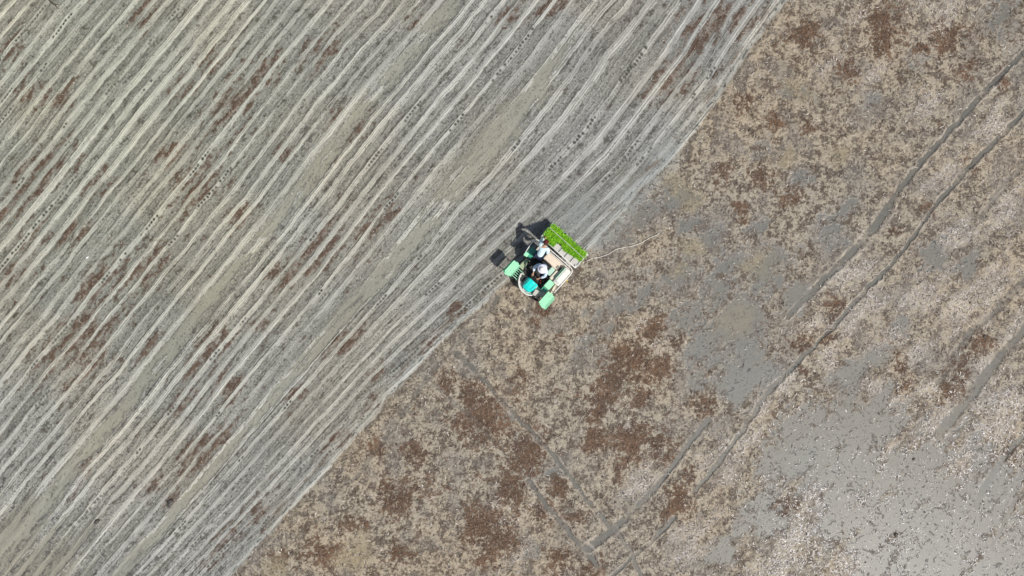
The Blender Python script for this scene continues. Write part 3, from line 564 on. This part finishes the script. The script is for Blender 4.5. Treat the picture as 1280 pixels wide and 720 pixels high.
# front seedling racks: two tiers of ribbed plates on posts, left and right
def rack(sx):
    rk = MB()
    for y in (-1.02, -.55): rk.tube([(sx * .80, y, .50), (sx * .80, y, 1.235)], .016).tube([(sx * .80, y, .93), (sx * 1.08, y, .93)], .012)
    rk.tube([(sx * .30, -.60, .50), (sx * .80, -.62, .56)], .022).tube([(sx * .30, -.95, .48), (sx * .80, -.98, .56)], .022)
    rko = rk.build('seedling_rack', M_metal, tp, 0, True)
    for (cx, cy, cz, tl) in ((.955, -.775, 1.24, 0), (1.03, -.82, .94, 0)):
        p = MB().box((sx * cx, cy, cz), (.355, .60, .014))
        for e in (-1, 1):
            p.box((sx * cx + e * .172, cy, cz + .018), (.012, .60, .035)).box((sx * cx, cy + e * .294, cz + .012), (.33, .012, .024))
        for k in range(3): p.box((sx * cx + (-.10 + .10 * k), cy, cz + .0095), (.018, .57, .005))
        for e in (-1, 1): p.box((sx * cx, cy + e * .315, cz + .004), (.10, .03, .022))
        p.build('rack_plate', M_green, rko, .003)
rack(1); rack(-1)
lad = MB()
for k in range(5): lad.box((-.66 + .0 * k, -.98 + .095 * k, .58), (.26, .022, .02))
for x in (-.79, -.53): lad.box((x, -.79, .58), (.02, .46, .025))
lad.build('step_grid', M_green, tp, .004)
# rails
rail = [(-1.0, -.02, .62), (-1.0, .0, .98), (-1.07, .42, 1.02), (-1.10, .66, 1.02), (-1.04, .78, 1.02), (-.92, .83, 1.02), (-.55, .86, 1.02), (0, .87, 1.02), (.70, .88, 1.02), (.86, .88, 1.02), (.97, .80, 1.02), (1.00, .66, 1.02), (1.00, .2, 1.02), (1.0, -.33, 1.0), (.98, -.38, .60)]
MB().tube(rail, .021, 10).build('handrail', M_pipe, tp, 0, True)
low = [(-.62, .80, .56), (-.60, .785, .86), (0, .80, .88), (.80, .80, .88), (.90, .72, .88), (.92, .50, .86)]
MB().tube(low, .017, 8).tube([(-.9, .83, 1.0), (-.78, .70, .55)], .016).tube([(.60, .87, 1.0), (.60, .82, .60)], .016).build('handrail', M_pipe, tp, 0, True)
MB().tube([(1.0, .36, .98), (1.06, .37, 1.0), (1.12, .33, 1.0)], .014).tube([(1.04, .37, .99), (1.08, .43, .99)], .012).build('handle', M_yel, tp)
# wheels
def wheel(x, y, rad, wd):
    wl = MB(); wl.tube([(x, y + rad * math.cos(a), rad - .12 + rad * math.sin(a)) for a in np.linspace(0, 6.2832, 33)[:-1]], wd * .35, 8, True)
    for k in range(14):
        a = 6.2832 * k / 14; wl.box((x, y + (rad + .015) * math.cos(a), rad - .12 + (rad + .015) * math.sin(a)), (wd * 1.6, .022, .075), (a - R(90), 0, 0))
    wo = wl.build('wheel', M_dark, tp, 0, False)
    rm = MB()
    for k in range(5):
        a = 6.2832 * k / 5; rm.tube([(x, y, rad - .12), (x, y + rad * math.cos(a), rad - .12 + rad * math.sin(a))], .014)
    rm.lathe([(.06, -.04), (.06, .04)], (x, y, rad - .12), (0, R(90), 0), 12); rm.build('rim', M_metal, wo)
for sx in (-1, 1): wheel(sx * .68, -.76, .31, .10); wheel(sx * .60, .18, .46, .09)
ax = MB().tube([(-.68, -.76, .19), (.68, -.76, .19)], .04).tube([(-.60, .18, .34), (.60, .18, .34)], .05).build('axles', M_metal, tp)
# rear planting unit
TZ = lambda y: 1.12 - (y - .98) * .86
TA = math.atan(.86); TL = .80 / math.cos(TA)
def tpt(x, y, off=0): return Vector((x, y + off * math.sin(TA), TZ(y) + off * math.cos(TA)))
def slab(mb, x0, x1, y0, y1, o0, o1):
    vs = [mb.bm.verts.new(tpt(x, y, o)) for o in (o0, o1) for (x, y) in ((x0, y0), (x1, y0), (x1, y1), (x0, y1))]
    for f in ((3, 2, 1, 0), (4, 5, 6, 7), (0, 1, 5, 4), (1, 2, 6, 5), (2, 3, 7, 6), (3, 0, 4, 7)): mb.bm.faces.new([vs[i] for i in f])
    return mb
tray = slab(MB(), -.945, .945, .98, 1.78, -.02, 0).build('seedling_tray', M_plate, tp)
LW = 1.88 / 6
for k in range(7): slab(MB(), -.94 + k * LW - .009, -.94 + k * LW + .009, .985, 1.775, 0.001, .035).build('lane_divider', M_white if k in (0, 6) else M_metal, tray)
for k in range(6):
    rb_ = MB()
    for q in range(3): slab(rb_, -.94 + LW * (k + .25 * (q + 1)) - .008, -.94 + LW * (k + .25 * (q + 1)) + .008, .99, 1.77, .001, .008)
    rb_.build('lane_ribs', M_plate, tray)
fr = MB().tube([tpt(-.96, .975, .03), tpt(.96, .975, .03)], .017).build('tray_edge', M_pipe, tray, 0, True)
for sx in (-1, 1):
    MB().tube([tpt(sx * .965, .98, .03), tpt(sx * .965, 1.80, .05)], .016).build('tray_side', M_pipe, tray, 0, True)
    slab(MB(), sx * .97 - .05, sx * .97 + .05, 1.70, 1.80, .02, .07).build('end_cap', M_white, tray); slab(MB(), sx * .93 - .05, sx * .93 + .05, .99, 1.05, .04, .08).build('end_cap', M_white, tray)
for y in (1.44,): MB().tube([tpt(-.95, y, .17), tpt(.95, y, .17)], .008).tube([tpt(-.95, y, .17), tpt(-.95, y, .03)], .008).tube([tpt(.95, y, .17), tpt(.95, y, .03)], .008).build('press_rod', M_pipe, tray)
MB().box((0, 1.0, .55), (.12, .30, .12)).box((0, 1.30, .34), (1.70, .10, .10)).tube([(0, .70, .50), (0, 1.2, .40)], .04).tube([(-.6, 1.30, .36), (-.6, 1.05, .98)], .02).tube([(.6, 1.30, .36), (.6, 1.05, .98)], .02).build('planting_frame', M_dark, tp)
for k in range(6):
    x = -.785 + LW * k
    MB().box((x, 1.72, .30), (.07, .26, .10)).box((x, 1.86, .26), (.03, .10, .20), (.3, 0, 0)).build('planting_arm', M_metal, tp, .006)
for x in (-.63, 0, .63): MB().box((x, 1.35, .045), (.34, .86, .09), (0, 0, 0), (.85, .92)).build('float', M_grey, tp, .03)
for sx in (-1, 1): MB().tube([(sx * .86, 1.0, .50), (sx * 1.06, 1.0, .58), (sx * 1.08, .95, .9), (sx * 1.08, .92, 1.0)], .012).build('row_marker', M_metal, tp)

# seedling mats lie on the tray: things of their own
leafm = pal_mat('seedling_leaf', 0.5, 0.3)
starts = [1.03, 1.02, 1.27, 1.24, 1.30, 1.36]
lab = ['longest bright green seedling mat, in the end lane by the leaning person',
       'long bright green seedling mat in the second tray lane, under the leaning person\'s head',
       'green seedling mat in the third tray lane, thin and dark at its front end',
       'green seedling mat in the fourth tray lane from the leaning person, behind the tan cover',
       'green seedling mat in the fifth tray lane, behind a square bare grey plate',
       'shortest green seedling mat, in the end lane farthest from the leaning person']
for k in range(6):
    x0, x1 = -.94 + k * LW + .014, -.94 + (k + 1) * LW - .014; y0, y1 = starts[k], 1.765; yc = (y0 + y1) / 2
    mt = empty('seedling_mat', (0, 0, 0)); tag(mt, lab[k], 'seedling mat', 'seedling mats on the rear tray')
    loc = tpt((x0 + x1) / 2, yc, .011); mt.matrix_world = ROOT @ Matrix.Translation(loc)
    sb = slab(MB(), x0, x1, y0, y1, .011, .036); 
    for v in sb.bm.verts: v.co -= loc
    sb.build('soil', M_soil, mt)
    n = int(3000 * (y1 - y0) / .75); bx = rng.uniform(x0, x1, n); by = rng.uniform(y0, y1, n)
    worn = np.ones(n)
    if k == 2: worn = np.where(by < 1.42, 0.35, 1)
    if k in (1, 5): worn = np.where(np.hypot(bx - (x0 + x1) / 2, by - (1.5 if k == 1 else 1.47)) < .07, 0.4, 1)
    kp = rng.random(n) < worn * np.clip(0.85 + 1.6 * perlin(bx * 11, by * 11, 71), 0.12, 1); bx, by, worn = bx[kp], by[kp], worn[kp]; n = len(bx)
    P = np.stack([bx - loc.x, by + .035 * math.sin(TA) - loc.y, 1.12 - (by - .98) * .86 + .035 * math.cos(TA) - loc.z], -1)
    tuft = perlin(bx * 14, by * 14, 70)
    col = pick(n, [(.27, .60, .02), (.19, .50, .015), (.38, .68, .04), (.07, .22, .01)], [.40, .28, .14, .18])
    blades('leaves', P, rng.uniform(0, 6.28, n), (.12 + .07 * tuft + rng.uniform(-.03, .04, n)) * (0.55 + .45 * worn), rng.uniform(.007, .015, n), rng.uniform(.35, 1.4, n), rng.uniform(0, .05, n), col, leafm, mt)

# ------------------------------------------------------------------ people
def skin(name, nd, edges, mat, parent, sub=2, extra=None, off=Vector((0, 0, 0))):
    bm = bmesh.new(); lay = bm.verts.layers.skin.verify(); vs = {}
    for i, (k, (co, r)) in enumerate(nd.items()):
        v = bm.verts.new(Vector(co) - off); v[lay].radius = (r, r) if not isinstance(r, tuple) else r; v[lay].use_root = (i == 0); vs[k] = v
    for a, b in edges: bm.edges.new((vs[a], vs[b]))
    me = bpy.data.meshes.new(name); bm.to_mesh(me); bm.free()
    t = bpy.data.objects.new('tmp', me); COL.objects.link(t)
    sk = t.modifiers.new('s', 'SKIN'); sk.use_smooth_shade = True; sk.branch_smoothing = 0.6
    sb = t.modifiers.new('u', 'SUBSURF'); sb.levels = sub
    dg = bpy.context.evaluated_depsgraph_get(); dg.update()
    out = bpy.data.meshes.new_from_object(t.evaluated_get(dg)); bpy.data.objects.remove(t); bpy.data.meshes.remove(me)
    if extra:
        b2 = bmesh.new(); b2.from_mesh(out)
        for (c, size, rot) in extra:
            r = bmesh.ops.create_icosphere(b2, subdivisions=2, radius=1)
            bmesh.ops.transform(b2, matrix=Matrix.Translation(Vector(c) - off) @ Euler(rot).to_matrix().to_4x4() @ Matrix.Diagonal((*size, 1)), verts=r['verts'])
        b2.to_mesh(out); b2.free()
    for p in out.polygons: p.use_smooth = True
    out.materials.clear(); out.materials.append(mat); out.name = name
    o = bpy.data.objects.new(name, out); COL.objects.link(o); o.parent = parent; return o
M_skin = paint('skin', (.42, .25, .16), 0.55, .05); M_hair = paint('dark_hair', (.045, .02, .016), 0.6, 0); M_shirt1 = cloth('pale_blue_shirt', (.58, .70, .82)); M_shirt2 = cloth('light_cyan_shirt', (.62, .78, .84))
M_trou = cloth('navy_trousers', (.02, .028, .06)); M_trou2 = cloth('dark_trousers', (.025, .026, .034)); M_hat = cloth('white_sun_hat', (.78, .74, .70)); M_cap = cloth('maroon_knit_cap', (.10, .025, .022)); M_glove = cloth('dark_glove', (.025, .03, .03)); M_eye = paint('eye', (.03, .02, .015), 0.2, 0); M_brim = cloth('pale_hat_brim', (.66, .68, .78)); M_boot = paint('dark_boot', (.02, .02, .022), .5, .4)

def hand(nd, ed, wrist, side, fwd, down, key):
    """palm and five unequal curled fingers growing from a wrist joint"""
    wrist = Vector(wrist); fwd = Vector(fwd).normalized(); down = Vector(down).normalized(); lat = fwd.cross(down).normalized() * side
    palm = wrist + fwd * .05; nd[key + 'p'] = (palm, .026); ed.append((key, key + 'p'))
    for i, l in enumerate((.070, .078, .072, .058)):
        b = palm + fwd * .035 + lat * (.030 - .020 * i); m_ = b + fwd * l * .5 + down * .008; t = m_ + fwd * l * .28 + down * l * .42
        nd[key + 'b%d' % i] = (b, .009); nd[key + 'm%d' % i] = (m_, .0085); nd[key + 't%d' % i] = (t, .007)
        ed += [(key + 'p', key + 'b%d' % i), (key + 'b%d' % i, key + 'm%d' % i), (key + 'm%d' % i, key + 't%d' % i)]
    a = palm - fwd * .012 + lat * .030; b = a + lat * .026 + fwd * .028 + down * .012; c = b + fwd * .026 + down * .016
    nd[key + 'u0'] = (a, .011); nd[key + 'u1'] = (b, .010); nd[key + 'u2'] = (c, .008); ed += [(key + 'p', key + 'u0'), (key + 'u0', key + 'u1'), (key + 'u1', key + 'u2')]

def human(base, J, face, label, shirt, trou, headwear, glove=None):
    """J: joints in machine coordinates; face: direction the face looks"""
    root = empty('person', base); tag(root, label, 'person', 'people working on the transplanter'); off = Vector(base)
    face = Vector(face).normalized(); up = (Vector(J['head']) - Vector(J['neck'])).normalized(); side = face.cross(up).normalized(); face = up.cross(side).normalized()
    hd = Vector(J['head'])
    nd = {'pel': (J['pel'], .115), 'wai': (J['wai'], .105), 'che': (J['che'], .125), 'nb': (J['nb'], .07), 'neck': (J['neck'], .052), 'jaw': (hd - up * .055 + face * .015, .064), 'head': (hd + up * .01 + face * .004, .082), 'crown': (hd + up * .065 - face * .012, .066)}
    ed = [('pel', 'wai'), ('wai', 'che'), ('che', 'nb'), ('nb', 'neck'), ('neck', 'jaw'), ('jaw', 'head'), ('head', 'crown')]
    for s in 'lr':
        for k, r in (('sh', .058), ('el', .042), ('wr', .028)): nd[s + k] = (J[s + k], r)
        ed += [('nb', s + 'sh'), (s + 'sh', s + 'el'), (s + 'el', s + 'wr')]
        hand(nd, ed, J[s + 'wr'], 1 if s == 'l' else -1, Vector(J[s + 'wr']) - Vector(J[s + 'el']), J['grip'], s + 'wr')
        for k, r in (('hip', .088), ('kn', .058), ('an', .042)): nd[s + k] = (J[s + k], r)
        toe = Vector(J[s + 'an']) + Vector(J['toe']) * .16 + Vector((0, 0, -.045)); nd[s + 'to'] = (toe, .036); nd[s + 'he'] = (Vector(J[s + 'an']) + Vector((0, 0, -.04)) - Vector(J['toe']) * .03, .040)
        ed += [('pel', s + 'hip'), (s + 'hip', s + 'kn'), (s + 'kn', s + 'an'), (s + 'an', s + 'he'), (s + 'he', s + 'to')]
    nose = hd + face * .098 - up * .012
    ex = [(nose, (.013, .013, .020), (0, 0, 0))] + [(hd + side * e * .084, (.012, .020, .030), (0, 0, 0)) for e in (-1, 1)] + [(hd + face * .084 - up * .052, (.022, .012, .007), (0, 0, math.atan2(side.y, side.x)))]
    skin('body', nd, ed, M_skin, root, 2, ex, off)
    for e in (-1, 1):
        MB().ball(hd + face * .088 + side * e * .031 + up * .018 - off, (.011, .011, .009)).build('eye', M_eye, root, 0, True)
    # shirt: torso and sleeves, a little wider than the body, open at neck and cuffs
    sn = {'wai': (Vector(J['wai']) * .55 + Vector(J['pel']) * .45, .140), 'w2': (J['wai'], (.155, .15)), 'che': (J['che'], (.19, .17)), 'nb': (J['nb'], .092)}
    se = [('wai', 'w2'), ('w2', 'che'), ('che', 'nb')]
    for s in 'lr':
        w_ = Vector(J[s + 'el']) * .25 + Vector(J[s + 'wr']) * .75
        sn[s + 'sh'] = (J[s + 'sh'], .098); sn[s + 'el'] = (J[s + 'el'], .072); sn[s + 'wr'] = (w_, .050)
        se += [('nb', s + 'sh'), (s + 'sh', s + 'el'), (s + 'el', s + 'wr')]
    skin('shirt', sn, se, shirt, root, 2, None, off)
    tn = {'pel': (J['pel'], .138)}; te = []
    for s in 'lr':
        tn[s + 'hip'] = (J[s + 'hip'], .108); tn[s + 'kn'] = (J[s + 'kn'], .080); tn[s + 'an'] = (Vector(J[s + 'an']) * .85 + Vector(J[s + 'kn']) * .15, .066); te += [('pel', s + 'hip'), (s + 'hip', s + 'kn'), (s + 'kn', s + 'an')]
        a = Vector(J[s + 'an']); t = Vector(J['toe'])
        skin('boot', {'a': (a + Vector((0, 0, .05)), .058), 'b': (a + Vector((0, 0, -.035)) - t * .03, .052), 'c': (a + Vector((0, 0, -.04)) + t * .17, .044)}, [('a', 'b'), ('b', 'c')], M_boot, root, 1, None, off)
    skin('trousers', tn, te, trou, root, 2, None, off)
    q = up.to_track_quat('Z', 'Y').to_euler(); top = hd + up * .075 - off
    if headwear == 'hat':
        ht = MB().lathe([(.095, -.01), (.098, .02), (.092, .06), (.075, .085), (.03, .095)], top, q, 28).build('sun_hat', M_hat, root, 0, True)
        MB().lathe([(.10, -.012), (.15, -.022), (.190, -.040), (.198, -.046), (.190, -.035), (.16, -.012), (.10, .0)], top, q, 32).build('brim', M_brim, ht, 0, True)
    else:
        MB().ball(hd + up * .028 - face * .018 - off, (.106, .106, .112), 3, q).build('knit_cap', M_cap, root, 0, True)
        MB().ball(hd - up * .02 - face * .045 - off, (.090, .075, .085), 3, q).build('hair', M_hair, root, 0, True)
    return root

human((-.04, .16, .975), dict(pel=(-.04, .16, 1.08), wai=(-.04, .15, 1.22), che=(-.04, .10, 1.40), nb=(-.04, .07, 1.52), neck=(-.04, .05, 1.59), head=(-.04, .02, 1.72),
      lsh=(.15, .08, 1.50), lel=(.25, -.12, 1.28), lwr=(.13, -.33, 1.22), rsh=(-.23, .08, 1.50), rel=(-.33, -.12, 1.28), rwr=(-.20, -.33, 1.22), grip=(0, 0, -1),
      lhip=(.07, .12, 1.06), lkn=(.14, -.26, 1.05), lan=(.15, -.34, .66), rhip=(-.15, .12, 1.06), rkn=(-.24, -.26, 1.05), ran=(-.25, -.34, .66), toe=(0, -1, 0)),
      (0, -1, -.25), 'person in a round white sun hat and pale blue shirt seated at the steering wheel', M_shirt1, M_trou2, 'hat')
human((-.50, .28, .55), dict(pel=(-.50, .33, 1.38), wai=(-.51, .41, 1.52), che=(-.545, .58, 1.69), nb=(-.585, .72, 1.79), neck=(-.61, .79, 1.83), head=(-.645, .90, 1.89),
      lsh=(-.77, .68, 1.74), lel=(-.86, .86, 1.50), lwr=(-.80, 1.04, 1.30), rsh=(-.40, .76, 1.74), rel=(-.31, .64, 1.48), rwr=(-.35, .80, 1.27), grip=(0, .2, -1),
      lhip=(-.61, .31, 1.36), lkn=(-.63, .25, .98), lan=(-.64, .30, .63), rhip=(-.39, .34, 1.36), rkn=(-.38, .28, .98), ran=(-.37, .34, .63), toe=(0, 1, 0)),
      (0, .6, -.8), 'person in a dark reddish knit cap and light shirt leaning over the rear seedling tray', M_shirt2, M_trou, 'cap')

# ------------------------------------------------------------------ small things on the field
def gz(x, y): return float(ground_z(np.array([x]), np.array([y]))[0])
CP = [(732, 327), (741, 322.5), (750, 321.5), (760, 318), (770, 311.5), (780, 309.4), (786, 308.5), (794, 306.5), (802.5, 303), (812.5, 297), (820, 294.4), (825, 290)]
pts = []
for (a, b) in zip(CP, CP[1:]):
    for f in (0, .25, .5, .75):
        x, y = px2w(a[0] + (b[0] - a[0]) * f, a[1] + (b[1] - a[1]) * f); x += random.uniform(-.008, .008)
        sunk = 785 > a[0] >= 780
        pts.append((x, y, max(gz(x, y), 0) + (-.01 if sunk else .045)))
tag(MB().tube(pts, .013, 6).build('cord', paint('pale_cord', (.74, .70, .62), .8, .1), None, 0, True), 'thin pale cord lying on the wet mud behind the transplanter', 'cord')
M_clod = paint('dark_wet_clod', (.06, .055, .045), .55, .3, scale=12)
def clod(px, py, r, label, el=1.0, ang=0.6, mat=M_clod, name='mud_clod', cat='mud clod', group='lumps lying on the mud'):
    x, y = px2w(px, py); b = bmesh.new(); bmesh.ops.create_icosphere(b, subdivisions=3, radius=1)
    for v in b.verts:
        p = v.co.copy(); k = 1 + .55 * float(perlin(np.array([p.x * 1.6 + px]), np.array([p.y * 1.6 + p.z * 2.1 + py]), 80)[0])
        v.co = Vector((p.x * r * el * k, p.y * r * k, p.z * r * .6 * k))
    bmesh.ops.rotate(b, verts=b.verts, matrix=Matrix.Rotation(ang, 3, 'Z'))
    m = MB(); m.bm.free(); m.bm = b; o = m.build(name, mat, None, 0, True); o.location = (x, y, max(gz(x, y), -.005) + r * .2); tag(o, label, cat, group); return o
clod(121, 652, .08, 'dark mud clod standing alone in the pale silt near the lower left corner', 1.6)
clod(1120, 668, .08, 'dark mud clod with a modelled white highlight in bright lower right water', 1.1)
clod(1142, 574, .055, 'small dark mud clod alone in the smooth grey mud above the lower right corner', 1.2, 1.1)
clod(213, 628, .13, 'largest dark weedy mud clod, between planted rows at lower left', 1.3, .9)
clod(1230, 420, .06, 'tiny dark mud clod beside the grey rut at the right edge of the field', 1.3, .9)
x, y = px2w(110, 322); bm_ = MB().box((0, 0, 0), (.10, .06, .012), (.1, .15, .4)).box((.03, .03, .008), (.05, .05, .01), (-.2, .1, 1.0)); o = bm_.build('foam_scrap', paint('white_foam', (.8, .8, .78), .7, .1), None, .004); o.location = (x, y, gz(x, y) + .02); tag(o, 'small bright white foam scrap between the planted rows at far left', 'litter')
def pxline(L): return [(*px2w(a, b), max(gz(*px2w(a, b)), 0) + .02) for a, b in L]
tag(MB().tube(pxline([(60, -3), (64, 3), (69, 6), (73, 11)]), [.025, .03, .028, .012], 6).tube(pxline([(69, 6), (74, 6)]), .014, 6).build('twig', paint('dark_twig', (.05, .035, .028), .7, .2), None, 0, True), 'dark forked twig on the mud at the top left corner', 'twig')
wl_ = pxline([(1102, 667), (1108, 670), (1114, 673), (1121, 672), (1128, 667), (1134, 661)])
tag(MB().tube(wl_, .009, 6).build('highlight_streak', paint('pale_highlight', (.72, .68, .6), .5, .1), None, 0, True), 'curved pale streak modelled as the white highlight by the lower right clod', 'straw')  # thin pale tube standing in for the white highlight at the clod
